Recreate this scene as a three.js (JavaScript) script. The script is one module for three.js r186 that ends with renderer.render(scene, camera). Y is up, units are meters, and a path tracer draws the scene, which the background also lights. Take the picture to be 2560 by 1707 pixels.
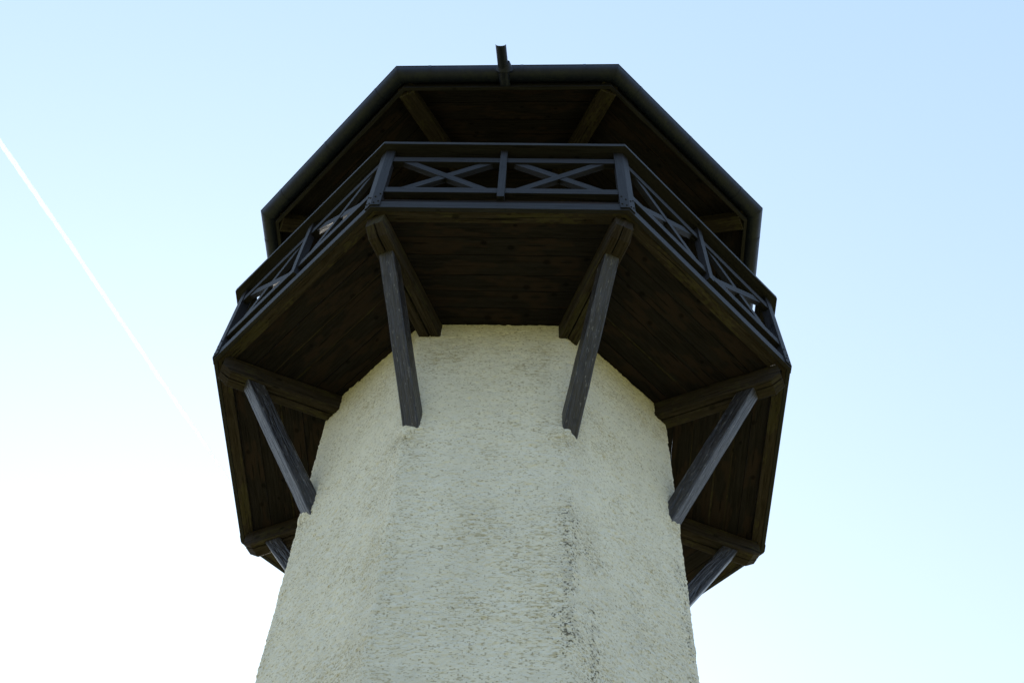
import * as THREE from 'three';

// ---------- camera, sky, sun, exposure ----------
const scene = new THREE.Scene();
const renderer = new THREE.WebGLRenderer({ antialias: true });
renderer.setSize(1024, 682);
renderer.toneMapping = THREE.LinearToneMapping;
renderer.toneMappingExposure = 1.0;
renderer.shadowMap.enabled = true;

const camera = new THREE.PerspectiveCamera(32.655, 1024 / 682, 0.1, 60000);
const PITCH = 1.0316, YAW = 0.0069, ROLL = 0.0530, DIST = 5.5298, EYE = 1.6;
camera.position.set(0, EYE, 0);
camera.up.set(0, 1, 0);
camera.lookAt(Math.sin(YAW) * Math.cos(PITCH), EYE + Math.sin(PITCH), -Math.cos(YAW) * Math.cos(PITCH));
camera.rotateZ(ROLL);
camera.updateMatrixWorld(true);

const D2R = Math.PI / 180;
const SUN_EL = 30 * D2R, SUN_AZ = -14 * D2R;           // behind the tower, a little to its left
const sunDir = new THREE.Vector3(Math.sin(SUN_AZ) * Math.cos(SUN_EL), Math.sin(SUN_EL), -Math.cos(SUN_AZ) * Math.cos(SUN_EL));
{
  const W = 1024, H = 512, data = new Float32Array(W * H * 4), d = new THREE.Vector3();
  for (let j = 0; j < H; j++) for (let i = 0; i < W; i++) {
    const el = ((j + 0.5) / H - 0.5) * Math.PI, ph = ((i + 0.5) / W - 0.5) * 2 * Math.PI;
    d.set(Math.cos(ph) * Math.cos(el), Math.sin(el), Math.sin(ph) * Math.cos(el));
    const toSun = (d.x * sunDir.x + d.z * sunDir.z) / Math.max(1e-6, Math.hypot(d.x, d.z) * Math.hypot(sunDir.x, sunDir.z));   // horizon haze is brightest below the sun
    const hz = Math.pow(1 - Math.max(0, d.y), 1.5) * (0.26 + 0.74 * (0.5 + 0.5 * toSun));
    const gl = Math.exp(-Math.acos(Math.min(1, Math.max(-1, d.dot(sunDir)))) / 0.45);
    const o = (j * W + i) * 4;
    data[o] = 0.395 + 0.78 * hz + 1.14 * gl;
    data[o + 1] = 0.615 + 0.74 * hz + 1.14 * gl;
    data[o + 2] = 0.97 + 0.63 * hz + 0.90 * gl;
    data[o + 3] = 1;
  }
  const sky = new THREE.DataTexture(data, W, H, THREE.RGBAFormat, THREE.FloatType);
  sky.mapping = THREE.EquirectangularReflectionMapping;
  sky.magFilter = THREE.LinearFilter; sky.minFilter = THREE.LinearFilter; sky.wrapS = THREE.RepeatWrapping;
  sky.needsUpdate = true;
  scene.background = sky; scene.environment = sky;
}
const sun = new THREE.DirectionalLight(new THREE.Color().setRGB(1, 0.93, 0.82), 4.0);
sun.position.copy(sunDir).multiplyScalar(60).add(new THREE.Vector3(0, 6, -DIST));
sun.target.position.set(0, 6, -DIST);
sun.castShadow = true;
Object.assign(sun.shadow.camera, { left: -14, right: 14, top: 14, bottom: -14, near: 1, far: 140 });
sun.shadow.mapSize.set(2048, 2048);
scene.add(sun, sun.target);

// ---------- helpers ----------
function rng(seed) { let s = seed >>> 0; return () => { s = (s + 0x6D2B79F5) >>> 0; let t = s; t = Math.imul(t ^ (t >>> 15), t | 1); t ^= t + Math.imul(t ^ (t >>> 7), t | 61); return ((t ^ (t >>> 14)) >>> 0) / 4294967296; }; }
const rand = rng(7);
const rr = (a, b) => a + (b - a) * rand();
function hash2(x, y, s) { let h = Math.imul(x, 374761393) + Math.imul(y, 668265263) + Math.imul(s, 1274126177); h = Math.imul(h ^ (h >>> 13), 1274126177); h ^= h >>> 16; return (h >>> 0) / 4294967296; }
function vnoise(x, y, s) {                            // value noise 0..1
  const xi = Math.floor(x), yi = Math.floor(y); let fx = x - xi, fy = y - yi;
  fx = fx * fx * (3 - 2 * fx); fy = fy * fy * (3 - 2 * fy);
  const a = hash2(xi, yi, s), b = hash2(xi + 1, yi, s), c = hash2(xi, yi + 1, s), d = hash2(xi + 1, yi + 1, s);
  return a + (b - a) * fx + (c - a) * fy + (a - b - c + d) * fx * fy;
}
function fbm(x, y, s, oct) { let v = 0, a = 0.5, t = 0; for (let i = 0; i < oct; i++) { v += a * vnoise(x, y, s + i * 17); t += a; a *= 0.5; x = x * 2.03 + 5.7; y = y * 2.03 + 1.3; } return v / t; }
function pnoise(x, y, px, py, s) {                    // periodic value noise
  const xi = Math.floor(x), yi = Math.floor(y); let fx = x - xi, fy = y - yi;
  fx = fx * fx * (3 - 2 * fx); fy = fy * fy * (3 - 2 * fy);
  const m = (v, p) => ((v % p) + p) % p, x0 = m(xi, px), x1 = m(xi + 1, px), y0 = m(yi, py), y1 = m(yi + 1, py);
  const a = hash2(x0, y0, s), b = hash2(x1, y0, s), c = hash2(x0, y1, s), d = hash2(x1, y1, s);
  return a + (b - a) * fx + (c - a) * fy + (a - b - c + d) * fx * fy;
}
const sstep = (a, b, x) => { const t = Math.min(1, Math.max(0, (x - a) / (b - a))); return t * t * (3 - 2 * t); };
const lin2s = (c) => { c = Math.min(1, Math.max(0, c)); return Math.round(255 * (c <= 0.0031308 ? 12.92 * c : 1.055 * Math.pow(c, 1 / 2.4) - 0.055)); };
function dataTex(W, H, fn, srgb) {
  const data = new Uint8Array(W * H * 4);
  for (let j = 0; j < H; j++) for (let i = 0; i < W; i++) {
    const c = fn(i, j), o = (j * W + i) * 4;
    for (let k = 0; k < 3; k++) data[o + k] = srgb ? lin2s(c[k]) : Math.round(255 * Math.min(1, Math.max(0, c[k])));
    data[o + 3] = 255;
  }
  const t = new THREE.DataTexture(data, W, H, THREE.RGBAFormat, THREE.UnsignedByteType);
  t.wrapS = t.wrapT = THREE.RepeatWrapping; t.magFilter = THREE.LinearFilter; t.minFilter = THREE.LinearMipmapLinearFilter; t.generateMipmaps = true;
  if (srgb) t.colorSpace = THREE.SRGBColorSpace;
  t.needsUpdate = true; return t;
}
// wood: one tile is 2 m along the grain (u) by 0.5 m across it (v)
function woodTextures(seed, { dark, light, stain, lichen = 0, moss = 0 }) {
  const W = 1024, H = 512;
  const grain = (i, j) => {
    const u = i / W, v = j / H;
    const warp = pnoise(u * 6, v * 5, 6, 5, seed) * 0.05 + pnoise(u * 16, v * 12, 16, 12, seed + 3) * 0.012;
    const g1 = pnoise(u * 8, (v + warp) * 40, 8, 40, seed + 1), g2 = pnoise(u * 24, (v + warp) * 120, 24, 120, seed + 2), g3 = pnoise(u * 90, v * 160, 90, 160, seed + 5);
    return 0.45 * g1 + 0.38 * g2 + 0.17 * g3;
  };
  const knots = []; const r = rng(seed * 31 + 5);
  for (let k = 0; k < 9; k++) knots.push([r(), r(), 0.006 + 0.012 * r()]);
  const kn = (i, j) => { let m = 0; for (const [a, b, s] of knots) { let du = Math.abs(i / W - a), dv = Math.abs(j / H - b); du = Math.min(du, 1 - du) * 2; dv = Math.min(dv, 1 - dv) * 0.5; const q = Math.hypot(du * 0.7, dv) / s; if (q < 1.6) m = Math.max(m, 1 - sstep(0.6, 1.6, q)); } return m; };
  const crack = (i, j) => { const u = i / W, v = j / H, w = pnoise(u * 5, v * 4, 5, 4, seed + 9) * 0.04; const c = pnoise(u * 5, (v + w) * 64, 5, 64, seed + 11); return sstep(0.86, 0.93, c) * sstep(0.35, 0.6, pnoise(u * 4, v * 4, 4, 4, seed + 13)); };
  const map = dataTex(W, H, (i, j) => {
    const u = i / W, v = j / H, g = grain(i, j);
    let t = Math.min(1, Math.max(0, (g - 0.25) * 1.9));
    const c = [0, 1, 2].map(k => dark[k] + (light[k] - dark[k]) * t);
    const s = sstep(0.45, 0.75, pnoise(u * 10, v * 8, 10, 8, seed + 21) * 0.6 + pnoise(u * 30, v * 24, 30, 24, seed + 22) * 0.4);
    for (let k = 0; k < 3; k++) c[k] += (stain[k] - c[k]) * s * 0.7;
    if (moss) { const m = sstep(0.52, 0.66, pnoise(u * 14, v * 7, 14, 7, seed + 25) * 0.55 + pnoise(u * 60, v * 40, 60, 40, seed + 26) * 0.45) * moss; const mc = [0.085, 0.085, 0.030]; for (let k = 0; k < 3; k++) c[k] += (mc[k] - c[k]) * m; }
    if (lichen) { const m = sstep(0.72, 0.82, pnoise(u * 40, v * 60, 40, 60, seed + 31) * 0.6 + pnoise(u * 130, v * 180, 130, 180, seed + 32) * 0.4) * lichen; for (let k = 0; k < 3; k++) c[k] += (0.33 - c[k]) * m; }
    const kd = kn(i, j), cr = crack(i, j);
    for (let k = 0; k < 3; k++) c[k] *= (1 - 0.6 * kd) * (1 - 0.75 * cr);
    return c;
  }, true);
  const bump = dataTex(W, H, (i, j) => { const h = 0.75 * grain(i, j) + 0.25 - 0.5 * crack(i, j); return [h, h, h]; }, false);
  return { map, bumpMap: bump };
}
const woodMat = (tex, rough, bump = 0.003, color = 0xffffff, spec = 0.5) => new THREE.MeshPhysicalMaterial({ color, ...tex, bumpScale: bump, roughness: rough, metalness: 0, specularIntensity: spec });

// one material per kind of wood: slate-stained railing timber, weathered braces, brown structural timber, dark boards
const texRail = woodTextures(11, { dark: [0.0075, 0.0075, 0.0090], light: [0.0190, 0.0190, 0.0240], stain: [0.0140, 0.0125, 0.0140] });
const texBrace = woodTextures(23, { dark: [0.0075, 0.0060, 0.0065], light: [0.0420, 0.0385, 0.0415], stain: [0.0170, 0.0145, 0.0150], lichen: 0.30 });
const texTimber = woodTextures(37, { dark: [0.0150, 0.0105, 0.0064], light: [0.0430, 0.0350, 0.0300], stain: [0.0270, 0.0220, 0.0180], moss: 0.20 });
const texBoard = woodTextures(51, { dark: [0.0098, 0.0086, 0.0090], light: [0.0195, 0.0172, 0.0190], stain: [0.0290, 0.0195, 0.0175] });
const M = {
  railing: woodMat(texRail, 0.58, 0.003, 0xffffff, 0.42),
  brace: woodMat(texBrace, 0.42, 0.010, 0xffffff, 1.0),
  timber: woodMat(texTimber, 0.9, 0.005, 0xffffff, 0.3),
  board: woodMat(texBoard, 0.95, 0.003, 0xffffff, 0.17),
  bolt: new THREE.MeshStandardMaterial({ color: new THREE.Color().setRGB(0.015, 0.014, 0.014), roughness: 0.6, metalness: 0.6 }),
};
{
  const t = dataTex(512, 512, (i, j) => {
    const u = i / 512, v = j / 512, a = pnoise(u * 5, v * 5, 5, 5, 71), b = pnoise(u * 40, v * 28, 40, 28, 72), m = sstep(0.45, 0.75, 0.6 * a + 0.4 * b);
    return [0.009 + 0.004 * m + 0.004 * b, 0.014 + 0.005 * m + 0.004 * b, 0.034 - 0.002 * m + 0.006 * b];
  }, true);
  M.gutter = new THREE.MeshPhysicalMaterial({ map: t, roughness: 0.5, metalness: 0.1, specularIntensity: 0.6 });
  M.sheet = new THREE.MeshStandardMaterial({ map: t, roughness: 0.55, metalness: 0.35 });
}

const V = (x, y, z) => new THREE.Vector3(x, y, z);
// flat shaded triangle soup, uv in wood tiles with the grain along `axis`
function finish(tris, axis, smooth = false) {
  const pos = [], uv = [], ou = rand() * 4, ov = rand() * 4, n = V(), e1 = V(), e2 = V(), b = V();
  for (const [p, q, r] of tris) {
    e1.subVectors(q, p); e2.subVectors(r, p); n.crossVectors(e1, e2); if (n.lengthSq() < 1e-16) continue; n.normalize();
    b.crossVectors(n, axis); if (b.lengthSq() < 0.05) b.set(0.3, 1, 0.2).cross(n); b.normalize();
    for (const w of [p, q, r]) { pos.push(w.x, w.y, w.z); uv.push(w.dot(axis) / 2 + ou, w.dot(b) / 0.5 + ov); }
  }
  const g = new THREE.BufferGeometry();
  g.setAttribute('position', new THREE.Float32BufferAttribute(pos, 3));
  g.setAttribute('uv', new THREE.Float32BufferAttribute(uv, 2));
  g.computeVertexNormals();
  return g;
}
const quad = (t, a, b, c, d) => { t.push([a, b, c], [a, c, d]); };
// prism over a plan outline [[t, ap], ...] (t along the facet, ap outward), counter-clockwise seen from below is sorted out here
function prism(outline, y0, y1, axis = V(1, 0, 0), top = null) {
  let area = 0; const n = outline.length;
  for (let i = 0; i < n; i++) { const [a, b] = outline[i], [c, d] = outline[(i + 1) % n]; area += a * d - c * b; }
  const P = area > 0 ? outline.slice().reverse() : outline;      // in (x, z): negative area gives outward sides with y up
  const lo = P.map(([x, z]) => V(x, typeof y0 === 'function' ? y0(x, z) : y0, z)), hi = P.map(([x, z]) => V(x, typeof y1 === 'function' ? y1(x, z) : y1, z));
  const t = [];
  for (let i = 0; i < n; i++) { const k = (i + 1) % n; quad(t, lo[i], lo[k], hi[k], hi[i]); }
  const V2 = P.map(([x, z]) => new THREE.Vector2(x, -z));
  for (const [a, b, c] of THREE.ShapeUtils.triangulateShape(V2, [])) { t.push([hi[a], hi[b], hi[c]]); t.push([lo[a], lo[c], lo[b]]); }
  return finish(t, axis);
}
// beam of any cross-section [[x, y], ...] from A to B; `side` is the section's x direction
function beam(section, A, B, side, segs = 1, wob = 0, nose = 0) {
  const ax = B.clone().sub(A).normalize(), X = side.clone().addScaledVector(ax, -side.dot(ax)).normalize(), Y = V().crossVectors(ax, X);
  let area = 0; const n = section.length;
  for (let i = 0; i < n; i++) { const [a, b] = section[i], [c, d] = section[(i + 1) % n]; area += a * d - c * b; }
  const S = area < 0 ? section.slice().reverse() : section, rows = [];
  for (let s = 0; s <= segs; s++) {
    const c = A.clone().lerp(B, s / segs), wx = wob * (rand() - 0.5), wy = wob * (rand() - 0.5), sc = 1 + wob * 4 * (rand() - 0.5);
    rows.push(S.map(([x, y]) => c.clone().addScaledVector(X, x * sc + wx).addScaledVector(Y, y * sc + wy)));
  }
  if (nose) { const top = Math.max(...S.map(q => q[1])); rows.push(S.map(([x, y]) => B.clone().addScaledVector(ax, nose).addScaledVector(X, x * 0.88).addScaledVector(Y, top + (y - top) * 0.72))); segs++; }   // chamfered end
  const t = [];
  for (let s = 0; s < segs; s++) for (let i = 0; i < n; i++) { const k = (i + 1) % n; quad(t, rows[s][i], rows[s][k], rows[s + 1][k], rows[s + 1][i]); }
  const faces = THREE.ShapeUtils.triangulateShape(S.map(([x, y]) => new THREE.Vector2(x, y)), []);
  for (const [a, b, c] of faces) { t.push([rows[0][a], rows[0][c], rows[0][b]]); t.push([rows[segs][a], rows[segs][b], rows[segs][c]]); }
  return finish(t, ax);
}
const rect = (w, h, c = 0.006) => [[-w / 2 + c, -h / 2], [w / 2 - c, -h / 2], [w / 2, -h / 2 + c], [w / 2, h / 2 - c], [w / 2 - c, h / 2], [-w / 2 + c, h / 2], [-w / 2, h / 2 - c], [-w / 2, -h / 2 + c]];
const box4 = (w, h) => [[-w / 2, -h / 2], [w / 2, -h / 2], [w / 2, h / 2], [-w / 2, h / 2]];
function mesh(name, geo, mat, parent, turn = 0) {
  const m = new THREE.Mesh(geo, mat); m.name = name; m.rotation.y = turn; m.castShadow = m.receiveShadow = true; parent.add(m); return m;
}
function group(name, parent, turn = 0) { const g = new THREE.Group(); g.name = name; g.rotation.y = turn; parent.add(g); return g; }

// ---------- ground ----------
{
  const t = dataTex(1024, 1024, (i, j) => {
    const u = i / 1024, v = j / 1024, a = pnoise(u * 6, v * 6, 6, 6, 81) * 0.5 + pnoise(u * 23, v * 23, 23, 23, 82) * 0.3 + pnoise(u * 160, v * 160, 160, 160, 83) * 0.2, m = sstep(0.35, 0.65, a), f = 0.75 + 0.5 * pnoise(u * 300, v * 300, 300, 300, 84);
    return [(0.29 + 0.10 * m) * f, (0.245 + 0.08 * m) * f, (0.070 + 0.04 * m) * f];
  }, true);
  t.repeat.set(700, 700);
  const g = new THREE.CircleGeometry(4000, 96); g.rotateX(-Math.PI / 2);
  const ground = mesh('ground', g, new THREE.MeshStandardMaterial({ map: t, roughness: 1 }), scene);
  ground.userData = { kind: 'structure', label: 'dry summer meadow around the tower foot', category: 'ground' };
}

// ---------- the tower ----------
const PHI = -0.0516, HD = 9.0101, RD = 2.3594, RR = 2.4195, RG = 2.5521, HG = 11.6123;
const C8 = Math.cos(22.5 * D2R), T8 = Math.tan(22.5 * D2R);
const tower = group('observation_tower', scene, PHI);
tower.position.set(0, 0, -DIST);
tower.userData = { label: 'octagonal plastered lookout tower with dark timber gallery and overhanging roof', category: 'tower' };
const facet = k => k * 45 * D2R;                       // 0 faces the camera
const rim8 = (a0, a1) => [[-a0 * T8, a0], [a0 * T8, a0], [a1 * T8, a1], [-a1 * T8, a1]];   // one mitred strip between two apothems

// plastered shaft: rounded octagon, thrown plaster as real relief
{
  const TOP = HD + 0.012, CUT = 5.75, Rw = h => 1.3996 - 0.0103 * Math.min(3.2, Math.max(0, HD - h));
  const fil = 0.042;                                   // corner radius
  const R0 = 1.3996, half = R0 * Math.sin(22.5 * D2R) - fil * T8, arc = fil * 45 * D2R, per = 2 * half + arc, full = 8 * per;
  const prof = (s, R) => {                             // s = 0 at the middle of the front facet, to the right
    const hf = R * Math.sin(22.5 * D2R) - fil * T8, ap = R * C8;
    let q = ((s + half) % full + full) % full, k = Math.floor(q / per), w = q - k * per, th = k * 45 * D2R, x, z, nx, nz;
    if (w <= 2 * half) { const t = (w - half) * hf / half; x = t; z = ap; nx = 0; nz = 1; }
    else { const a = (w - 2 * half) / fil; x = hf + fil * Math.sin(a); z = ap - fil + fil * Math.cos(a); nx = Math.sin(a); nz = Math.cos(a); }
    const c = Math.cos(th), n = Math.sin(th);
    return [x * c + z * n, z * c - x * n, nx * c + nz * n, nz * c - nx * n];
  };
  const corner = k => half + arc / 2 + k * per;        // corner(0) right of the front facet, corner(-1) left of it
  const streak = s => 0.35 + 0.65 * (1 - sstep(0.45, 0.75, Math.abs(s)));   // the front facet is trowelled more level
  const feet = [-2, -1, 0, 1].map(corner);
  const relief = (s, h) => {
    const st = streak(s), kx = 1 - 0.62 * st;
    let d = 0.008 * (fbm(s * 1.6, h * 1.6, 101, 2) - 0.5) + 0.008 * (fbm(s * 9 * (0.6 + 0.4 * kx), h * 10, 103, 2) - 0.5);
    const bend = 0.02 * vnoise(s * 3, h * 3, 110);
    const lump = vnoise(s * 38 * kx, (h + bend) * 46, 105), fine = vnoise(s * 96 * (0.4 + 0.6 * kx), (h + bend) * 112, 107);
    d += (0.0056 - 0.0032 * st) * (lump - 0.5) + (0.0056 - 0.0020 * st) * (fine - 0.5);
    d += 0.0045 * sstep(0.74, 0.94, vnoise(s * 52, h * 58, 111));      // coarse grains standing proud
    const pit = vnoise(s * 30, h * 34, 109); d -= 0.005 * sstep(0.78, 0.95, pit);
    for (const f of feet) { const q = Math.hypot((s - f + 0.055 * Math.sign(f)) / 0.085, (h - (HD - 1.33)) / 0.07); d += 0.014 * Math.exp(-q * q) * (0.5 + vnoise(s * 12, h * 14, 113)); }
    return d;
  };
  const S = [], Hs = [];
  const vis = 2.5 * per + 0.12, step = 0.0085;
  for (let s = -full / 2; s < -vis; s += 0.05) S.push(s);
  for (let s = -vis; s < vis; s += step) S.push(s);
  for (let s = vis; s < full / 2 - 0.01; s += 0.05) S.push(s);
  S.push(full / 2);
  for (let h = 0; h < CUT; h += 0.15) Hs.push(h);
  for (let h = CUT; h < TOP; h += step) Hs.push(h);
  Hs.push(TOP);
  const pos = [], uv = [], idx = [], n = S.length;
  const U0 = 3.0, UW = 6.0, V0 = 5.70, VH = 3.40;      // stretch of wall that the texture covers once
  for (const h of Hs) for (let i = 0; i < n; i++) {
    const s = S[i] === full / 2 ? -full / 2 : S[i], [x, z, nx, nz] = prof(s, Rw(h)), d = relief(s, h);
    const drop = h > TOP - 0.001 ? -0.016 * vnoise(s * 30, 3.3, 115) : 0;
    pos.push(x + nx * d, h + drop, z + nz * d); uv.push((S[i] + U0) / UW, (h - V0) / VH);
  }
  for (let j = 0; j < Hs.length - 1; j++) for (let i = 0; i < n - 1; i++) { const a = j * n + i, b = a + 1, c = a + n, e = c + 1; idx.push(a, b, e, a, e, c); }
  const g = new THREE.BufferGeometry();
  g.setAttribute('position', new THREE.Float32BufferAttribute(pos, 3)); g.setAttribute('uv', new THREE.Float32BufferAttribute(uv, 2)); g.setIndex(idx); g.computeVertexNormals();
  // cream limewash with ochre dirt in streaks and black mould specks on two of the corners
  const TW = 2048, TH = 2048;
  const cR = corner(0), cRR = corner(1), cL = corner(-1), cLL = corner(-2);
  const map = dataTex(TW, TH, (i, j) => {
    const s = (i + 0.5) / TW * UW - U0, h = (j + 0.5) / TH * VH + V0, y = h - HD, st = streak(s), kx = 1 - 0.66 * st;
    const m1 = 0.6 * fbm(s * 2.2, h * 2.2, 201, 2) + 0.4 * vnoise(s * 11, h * 0.9, 202), m2 = vnoise(s * 26, h * 30, 203), m3 = 0.5 * vnoise(s * 120 * kx, h * 150, 205) + 0.5 * vnoise(s * 260, h * 290, 206);
    const k = 0.95 + 0.16 * (m1 - 0.5) + 0.07 * (m2 - 0.5) + 0.17 * (m3 - 0.5);
    const c = [0.760 * k, 0.730 * k, 0.615 * k];
    const bend = 0.03 * vnoise(s * 4, h * 4, 207);
    // ochre streaks
    const patch = fbm(s * 3.1, h * 3.6, 209, 2);
    const a = vnoise(s * 80 * kx, (h + bend) * 120, 211) * 0.5 + vnoise(s * 190 * kx, (h + bend) * 240, 213) * 0.5;
    let oc = sstep(0.62, 0.82, a + 0.45 * (patch - 0.5));
    const near = Math.max(...feet.map(f => Math.exp(-Math.pow((s - f) / 0.20, 2) - Math.pow((y + 1.40) / 0.16, 2))));
    oc = Math.max(oc, sstep(0.50, 0.66, a + 0.25 * (near - 0.55)) * near);
    const o = [0.36, 0.29, 0.13]; for (let q = 0; q < 3; q++) c[q] += (o[q] - c[q]) * oc * 0.55;
    // grit: small brown and grey grains caught in the roughcast
    const gt = vnoise(s * 130 * (0.55 + 0.45 * kx), h * 150, 225), gp = fbm(s * 4.1, h * 4.4, 227, 2), gm = sstep(0.80 - 0.16 * gp, 0.95 - 0.12 * gp, gt);
    for (let q = 0; q < 3; q++) c[q] += ([0.27, 0.22, 0.125][q] - c[q]) * gm * 0.62;
    // black specks
    const sp = vnoise(s * 95, h * 105, 215) * 0.7 + vnoise(s * 210, h * 230, 217) * 0.3;
    const run = (ctr, wid, top, lo) => { const w = (s - ctr - 0.05 * (vnoise(h * 2.3, ctr, 219) - 0.5)) / wid; return Math.exp(-w * w) * sstep(top, top - lo, y) * sstep(0.2, 0.6, vnoise(h * 5.0, ctr * 3 + s * 4, 221)); };
    let mould = Math.max(run(cR - 0.01, 0.075, -1.55, 0.5), 0.8 * run(cR + 0.17, 0.075, -2.05, 0.4), run(cRR - 0.04, 0.10, -0.9, 1.2), 0.5 * run(cR + 0.55, 0.10, -2.0, 0.6), 0.45 * near, 0.35 * run(cLL + 0.05, 0.09, -1.1, 0.3));
    const dots = 0.10 * sstep(0.45, 0.8, patch);
    let bl = sstep(0.885 - dots - 0.25 * mould, 0.97 - dots - 0.22 * mould, sp);
    const gr = sstep(0.40, 0.75, vnoise(s * 34, h * 40, 223)) * mould * 0.30;
    for (let q = 0; q < 3; q++) { c[q] += ([0.30, 0.29, 0.26][q] - c[q]) * gr; c[q] += ([0.075, 0.068, 0.045][q] - c[q]) * bl * 0.85; }
    return c;
  }, true);
  const bump = dataTex(1024, 1024, (i, j) => { const u = i / 1024, v = j / 1024; const b = 0.55 * pnoise(u * 400, v * 340, 400, 340, 231) + 0.45 * pnoise(u * 190, v * 240, 190, 240, 233); return [b, b, b]; }, false);
  const wall = mesh('plaster_wall', g, new THREE.MeshStandardMaterial({ map, bumpMap: bump, bumpScale: 0.005, roughness: 0.95 }), tower, -0.0071);
  wall.position.set(-0.034, 0, -0.066);
  wall.userData.label = 'cream rough-plastered octagonal shaft with ochre streaks and black mould specks';
}

// gallery deck: joists on the corners, boards and rim strips between them
const deck = group('gallery_deck', tower);
deck.position.y = HD;
{
  for (let k = 0; k < 8; k++) {
    const th = facet(k);
    // tongued boards laid along the facet; where they have shrunk apart the tongue shows in the joint
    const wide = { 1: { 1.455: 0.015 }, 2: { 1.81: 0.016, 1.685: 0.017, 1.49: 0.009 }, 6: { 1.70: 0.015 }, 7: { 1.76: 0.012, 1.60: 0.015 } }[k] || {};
    const joints = { 1: [1.92, 1.76, 1.61, 1.455, 1.32], 2: [1.93, 1.81, 1.685, 1.49, 1.34], 6: [1.90, 1.70, 1.54, 1.37], 7: [1.91, 1.76, 1.60, 1.45, 1.31] }[k] || [1.93, 1.79, 1.63, 1.50, 1.36];
    const edges = [2.052, ...joints, 1.20];
    for (let b = 0; b < edges.length - 1; b++) {
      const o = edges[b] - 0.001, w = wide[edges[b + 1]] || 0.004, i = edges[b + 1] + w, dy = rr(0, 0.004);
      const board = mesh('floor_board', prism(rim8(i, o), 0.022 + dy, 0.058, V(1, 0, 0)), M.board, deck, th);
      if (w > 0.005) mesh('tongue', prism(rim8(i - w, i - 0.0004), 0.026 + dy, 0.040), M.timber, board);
    }
    const cutT = z => z * T8 - 0.0735 / C8;                // butts against the joist sides
    mesh('rim_beam', prism([[-cutT(2.055), 2.055], [cutT(2.055), 2.055], [cutT(2.106), 2.106], [2.106 * T8, 2.106], [2.136 * T8, 2.136], [-2.136 * T8, 2.136], [-2.106 * T8, 2.106], [-cutT(2.106), 2.106]], 0.0, 0.094), M.timber, deck, th);
    mesh('fascia_board', prism(rim8(2.139, 2.169), -0.004, 0.092), M.railing, deck, th);
    mesh('toe_board', prism(rim8(2.092, 2.153), 0.096, 0.158), M.board, deck, th);
    // corner joist with a drying crack along its underside
    const w = 0.148, h0 = -0.172, h1 = 0.018, c = 0.010, n = rr(-0.02, 0.03), cw = rr(0.004, 0.009), cd = rr(0.02, 0.04);
    const sec = [[-w / 2 + c, h0], [n - cw, h0], [n + rr(-0.003, 0.003), h0 + cd], [n + cw, h0], [w / 2 - c, h0], [w / 2, h0 + c], [w / 2, h1 - 0.022], [w / 2 - 0.022, h1], [-w / 2 + 0.022, h1], [-w / 2, h1 - 0.022], [-w / 2, h0 + c]];
    mesh('joist', beam(sec, V(0, 0, 1.10), V(0, 0, 2.186), V(1, 0, 0), 6, 0.003, 0.078), M.timber, deck, th + 22.5 * D2R);
  }
}
// braces from the shaft to the joists
for (let k = 0; k < 8; k++) {
  const A = V(k === 7 ? -0.032 : 0, HD - 1.56, { 0: 1.062, 6: 1.165, 7: 1.085 }[k] || 1.112), B = V(0, HD - 0.100, 2.030);
  mesh('brace', beam(rect(0.110, 0.120, 0.008), A, B, V(1, 0, 0), 10, 0.003), M.brace, tower, facet(k) + 22.5 * D2R);
}

// railing: one bay per facet, a post on each corner
for (let k = 0; k < 8; k++) {
  const bay = group('railing', tower, facet(k)); bay.position.y = HD;
  mesh('handrail', prism(rim8(2.072, 2.235), 1.024, 1.066), M.railing, bay);
  mesh('upper_rail', beam(box4(0.048, 0.082), V(-0.838, 0.870, 2.147), V(0.838, 0.870, 2.147), V(0, 0, 1), 4, 0.002), M.railing, bay);
  mesh('lower_rail', beam(box4(0.048, 0.082), V(-0.838, 0.300, 2.147), V(0.838, 0.300, 2.147), V(0, 0, 1), 4, 0.002), M.railing, bay);
  mesh('baluster', beam(rect(0.053, 0.056, 0.002), V(0, 0.165, 2.160), V(0, 1.03, 2.160), V(1, 0, 0), 3, 0.002), M.railing, bay);
  for (const sgn of [-1, 1]) {
    const t0 = sgn * 0.082, t1 = sgn * 0.758;
    mesh('cross_brace', beam(box4(0.040, 0.064), V(t0, 0.302, 2.143), V(t1, 0.868, 2.143), V(0, 0, 1), 3, 0.002), M.railing, bay);
    mesh('cross_brace', beam(box4(0.040, 0.064), V(t1, 0.302, 2.139), V(t0, 0.868, 2.139), V(0, 0, 1), 3, 0.002), M.railing, bay);
  }
}
const boltGeo = new THREE.SphereGeometry(0.0075, 8, 5, 0, Math.PI * 2, 0, Math.PI / 2);
for (let k = 0; k < 8; k++) {
  const r = 2.359, w = 0.064, sx = Math.cos(22.5 * D2R), sz = Math.sin(22.5 * D2R);
  // plan in the corner's own frame: z points out along the corner
  const pl = [[0, r], [w * sx, r - w * sz], [w * sx - 0.07 * sz, r - w * sz - 0.07 * sx], [-w * sx + 0.07 * sz, r - w * sz - 0.07 * sx], [-w * sx, r - w * sz]];
  const post = mesh('corner_post', prism(pl, 0.018, 1.0235, V(0, 1, 0)), M.railing, tower, facet(k) + 22.5 * D2R);
  post.position.y = HD;
  for (const sgn of [-1, 1]) for (const [a, h] of [[0.018, 0.050], [0.048, 0.075], [0.020, 0.150], [0.049, 0.200]]) {
    const b = mesh('bolt', boltGeo, M.bolt, post);
    b.position.set(sgn * a * sx, h, r - a * sz); b.rotation.set(0, 0, 0); b.quaternion.setFromUnitVectors(V(0, 1, 0), V(sgn * sz, 0, sx).normalize());
  }
}
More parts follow.
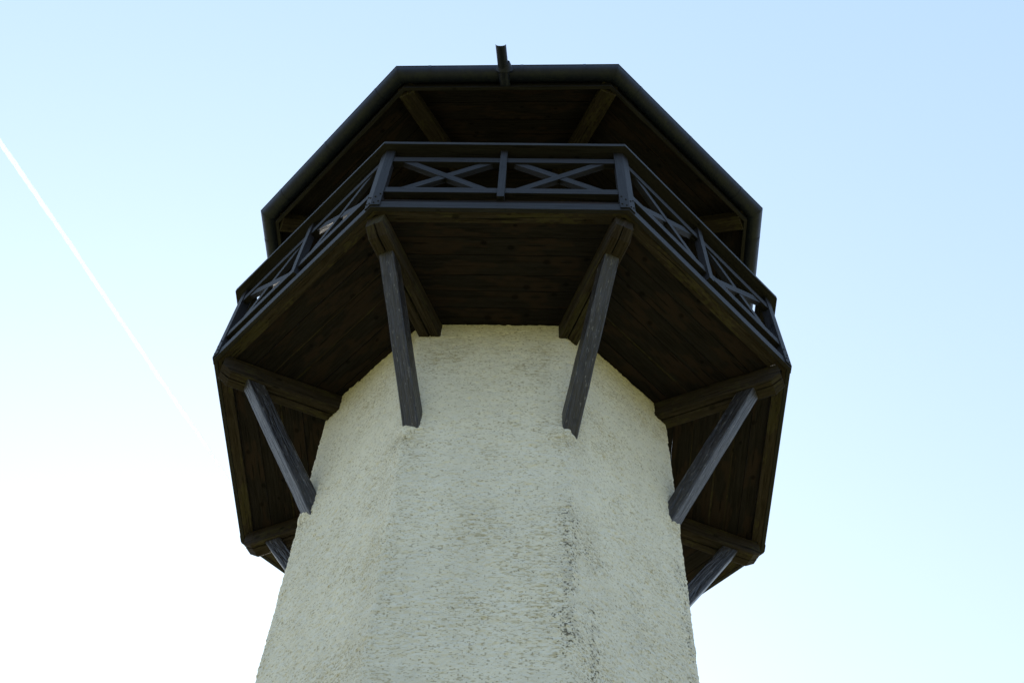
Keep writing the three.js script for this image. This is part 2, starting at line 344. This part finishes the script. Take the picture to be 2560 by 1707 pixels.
// timber cabin above the deck, carrying the roof
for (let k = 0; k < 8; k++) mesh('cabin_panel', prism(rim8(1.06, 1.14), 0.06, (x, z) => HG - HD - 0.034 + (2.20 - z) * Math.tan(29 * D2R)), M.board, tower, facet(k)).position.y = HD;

// roof
const roof = group('roof', tower, -0.0181); roof.position.set(0.0149, HG, 0);
const SL = Math.tan(29 * D2R), under = (x, z) => -0.03 + (2.20 - z) * SL;
{
  for (let k = 0; k < 8; k++) {
    const th = facet(k);
    let a = 2.172, q = 0;
    while (a > 0.75) {
      const wdt = rr(0.165, 0.21), i = a - wdt, lift = rr(0, 0.006);
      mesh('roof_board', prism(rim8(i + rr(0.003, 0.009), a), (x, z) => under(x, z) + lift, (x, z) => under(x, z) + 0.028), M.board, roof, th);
      a = i; q++;
    }
    mesh('fascia_board', prism(rim8(2.174, 2.203), -0.115, 0.03), M.railing, roof, th);
    mesh('roof_sheet', prism([[-2.235 * T8, 2.235], [2.235 * T8, 2.235], [0.0005, 0.002], [-0.0005, 0.002]], (x, z) => under(x, z) + 0.034, (x, z) => under(x, z) + 0.044), M.sheet, roof, th);
    // hip rafter
    const hs = SL * C8;                                  // slope along the hip
    const P = r => V(0, -0.03 + 2.20 * SL - r * hs - 0.062, r);
    mesh('rafter', beam(rect(0.145, 0.120, 0.008), P(0.10), P(2.345), V(1, 0, 0), 5, 0.003), M.timber, roof, th + 22.5 * D2R);
  }
}
// gutter: half-round, mitred on the corners, open spout at the front
const gutter = group('gutter', tower, -0.0181); gutter.position.set(0.0149, HG, 0);
{
  const rad = 0.074, ap = RG * C8 - rad - 0.004, N = 14;
  const profile = [];
  for (let i = 0; i <= N; i++) { const a = Math.PI * i / N; profile.push([ap - rad * Math.cos(a), -rad * Math.sin(a)]); }
  for (let i = 0; i <= 6; i++) { const a = -Math.PI / 2 + Math.PI * 1.5 * i / 6; profile.push([ap + rad - 0.001 + 0.006 + 0.0075 * Math.sin(a) - 0.006, 0.0075 - 0.0075 * Math.cos(a)]); }   // rolled lip
  const inner = []; for (let i = N; i >= 0; i--) { const a = Math.PI * i / N; inner.push([ap - (rad - 0.003) * Math.cos(a), -(rad - 0.003) * Math.sin(a)]); }
  const ring = profile.concat(inner);
  const shell = (pts, e) => {
    const pos = [], uv = [], idx = [], n = pts.length; let acc = 0;
    pts.forEach(([z, y], i) => { if (i) acc += Math.hypot(z - pts[i - 1][0], y - pts[i - 1][1]); const x0 = e ? e[0] : -z * T8, x1 = e ? e[1] : z * T8; pos.push(x0, y, z, x1, y, z); uv.push(x0 / 0.6, acc / 0.6, x1 / 0.6, acc / 0.6); });
    for (let i = 0; i < n; i++) { const a = 2 * i, b = 2 * ((i + 1) % n); idx.push(a, a + 1, b + 1, a, b + 1, b); }
    const g = new THREE.BufferGeometry(); g.setAttribute('position', new THREE.Float32BufferAttribute(pos, 3)); g.setAttribute('uv', new THREE.Float32BufferAttribute(uv, 2)); g.setIndex(idx); g.computeVertexNormals(); return g;
  };
  for (let k = 0; k < 8; k++) {
    const sec = mesh('gutter_section', shell(ring), M.gutter, gutter, facet(k));
    for (const t of [-0.68, k ? -0.02 : 0.13, 0.68]) {
      const r2 = rad + 0.0035, band = []; for (let i = 0; i <= 16; i++) { const a = Math.PI * i / 16; band.push([ap - r2 * Math.cos(a), -r2 * Math.sin(a)]); }
      band.push([ap + r2 + 0.004, 0.010], [ap + r2 - 0.004, 0.018]);
      for (let i = 16; i >= 0; i--) { const a = Math.PI * i / 16; band.push([ap - (rad + 0.0006) * Math.cos(a), -(rad + 0.0006) * Math.sin(a)]); }
      mesh('joint_collar', shell(band, [t - 0.013, t + 0.013]), M.gutter, sec);
    }
  }
  // spout: open half-round channel that runs out under the gutter
  const pts = [], idx = [], uvs = [], L = 10, Q = 12, r0 = 0.046, r1 = 0.0425;
  for (const rd of [r0, r1]) for (let l = 0; l <= L; l++) {
    const z = 2.185 + (2.572 - 2.185) * l / L, cx = -0.018 - 0.030 * l / L, cy = -0.062 - 0.03 * l / L;
    for (let q = 0; q <= Q; q++) { const a = Math.PI * (q / Q) * 1.06 - Math.PI * 0.03; pts.push(cx - rd * Math.cos(a), cy - rd * Math.sin(a), z); uvs.push(q / Q * 0.2, z / 0.6); }
  }
  const row = Q + 1, lay = (L + 1) * row;
  for (let l = 0; l < L; l++) for (let q = 0; q < Q; q++) { const a = l * row + q; idx.push(a, a + 1, a + row + 1, a, a + row + 1, a + row); const b = a + lay; idx.push(b, b + row + 1, b + 1, b, b + row, b + row + 1); }
  for (let q = 0; q < Q; q++) { const a = L * row + q, b = a + lay; idx.push(a, a + 1, b + 1, a, b + 1, b); }
  for (let l = 0; l < L; l++) for (const q of [0, Q]) { const a = l * row + q, b = a + lay; if (q) idx.push(a, b, b + row, a, b + row, a + row); else idx.push(a, a + row, b + row, a, b + row, b); }
  const g = new THREE.BufferGeometry(); g.setAttribute('position', new THREE.Float32BufferAttribute(pts, 3)); g.setAttribute('uv', new THREE.Float32BufferAttribute(uvs, 2)); g.setIndex(idx); g.computeVertexNormals();
  mesh('spout', g, M.gutter, gutter);
  // funnel collar where the spout leaves the gutter
  const fun = new THREE.CylinderGeometry(0.048, 0.078, 0.07, 16, 1, true); fun.rotateX(Math.PI / 2); fun.translate(-0.022, -0.058, 2.375);
  mesh('spout_funnel', fun, M.gutter, gutter);
}

// ---------- contrail, level flight about nine kilometres up ----------
{
  const ALT = 9500, at = (x, y) => {                   // where the sight line of a picture point reaches that height
    const f = 2913.55, u = (x - 1280) / f, v = -(y - 853.5) / f, c = Math.cos(ROLL), s = Math.sin(ROLL), x1 = c * u - s * v, up = s * u + c * v;
    const Y = Math.sin(PITCH) + Math.cos(PITCH) * up, Z = -Math.cos(PITCH) + Math.sin(PITCH) * up;
    return V(Math.cos(YAW) * x1 - Math.sin(YAW) * Z, Y, Math.sin(YAW) * x1 + Math.cos(YAW) * Z).multiplyScalar((ALT - EYE) / Y).add(V(0, EYE, 0));
  };
  const A = at(0, 354), B = at(533, 1143), d = B.clone().sub(A), P0 = A.clone().addScaledVector(d, -0.5), P1 = B.clone().addScaledVector(d, 0.35), N = 260, Q = 12;
  const ax = P1.clone().sub(P0).normalize(), X = V(0, 1, 0).cross(ax).normalize(), Y = V().crossVectors(ax, X), pos = [], idx = [];
  for (let i = 0; i <= N; i++) {
    const s = i / N, c = P0.clone().lerp(P1, s), rad = (17 + 7 * fbm(s * 60, 0.5, 301, 3)) * Math.min(1, (1 - s) * 4 + 0.02);
    c.addScaledVector(X, 22 * (fbm(s * 14, 4.5, 303, 2) - 0.5));
    for (let q = 0; q < Q; q++) { const a = 2 * Math.PI * q / Q, r = rad * (0.85 + 0.3 * vnoise(q * 0.9, s * 190, 305)); pos.push(...c.clone().addScaledVector(X, r * Math.cos(a)).addScaledVector(Y, r * Math.sin(a)).toArray()); }
  }
  for (let i = 0; i < N; i++) for (let q = 0; q < Q; q++) { const a = i * Q + q, b = i * Q + (q + 1) % Q; idx.push(a, b, b + Q, a, b + Q, a + Q); }
  const g = new THREE.BufferGeometry(); g.setAttribute('position', new THREE.Float32BufferAttribute(pos, 3)); g.setIndex(idx); g.computeVertexNormals();
  const trail = mesh('contrail_cloud', g, new THREE.MeshPhysicalMaterial({ color: 0xffffff, roughness: 1, transmission: 0.6, thickness: 0 }), scene);
  trail.userData = { label: 'thin straight white aircraft vapour trail across the pale sky', category: 'contrail' };
}

renderer.render(scene, camera);
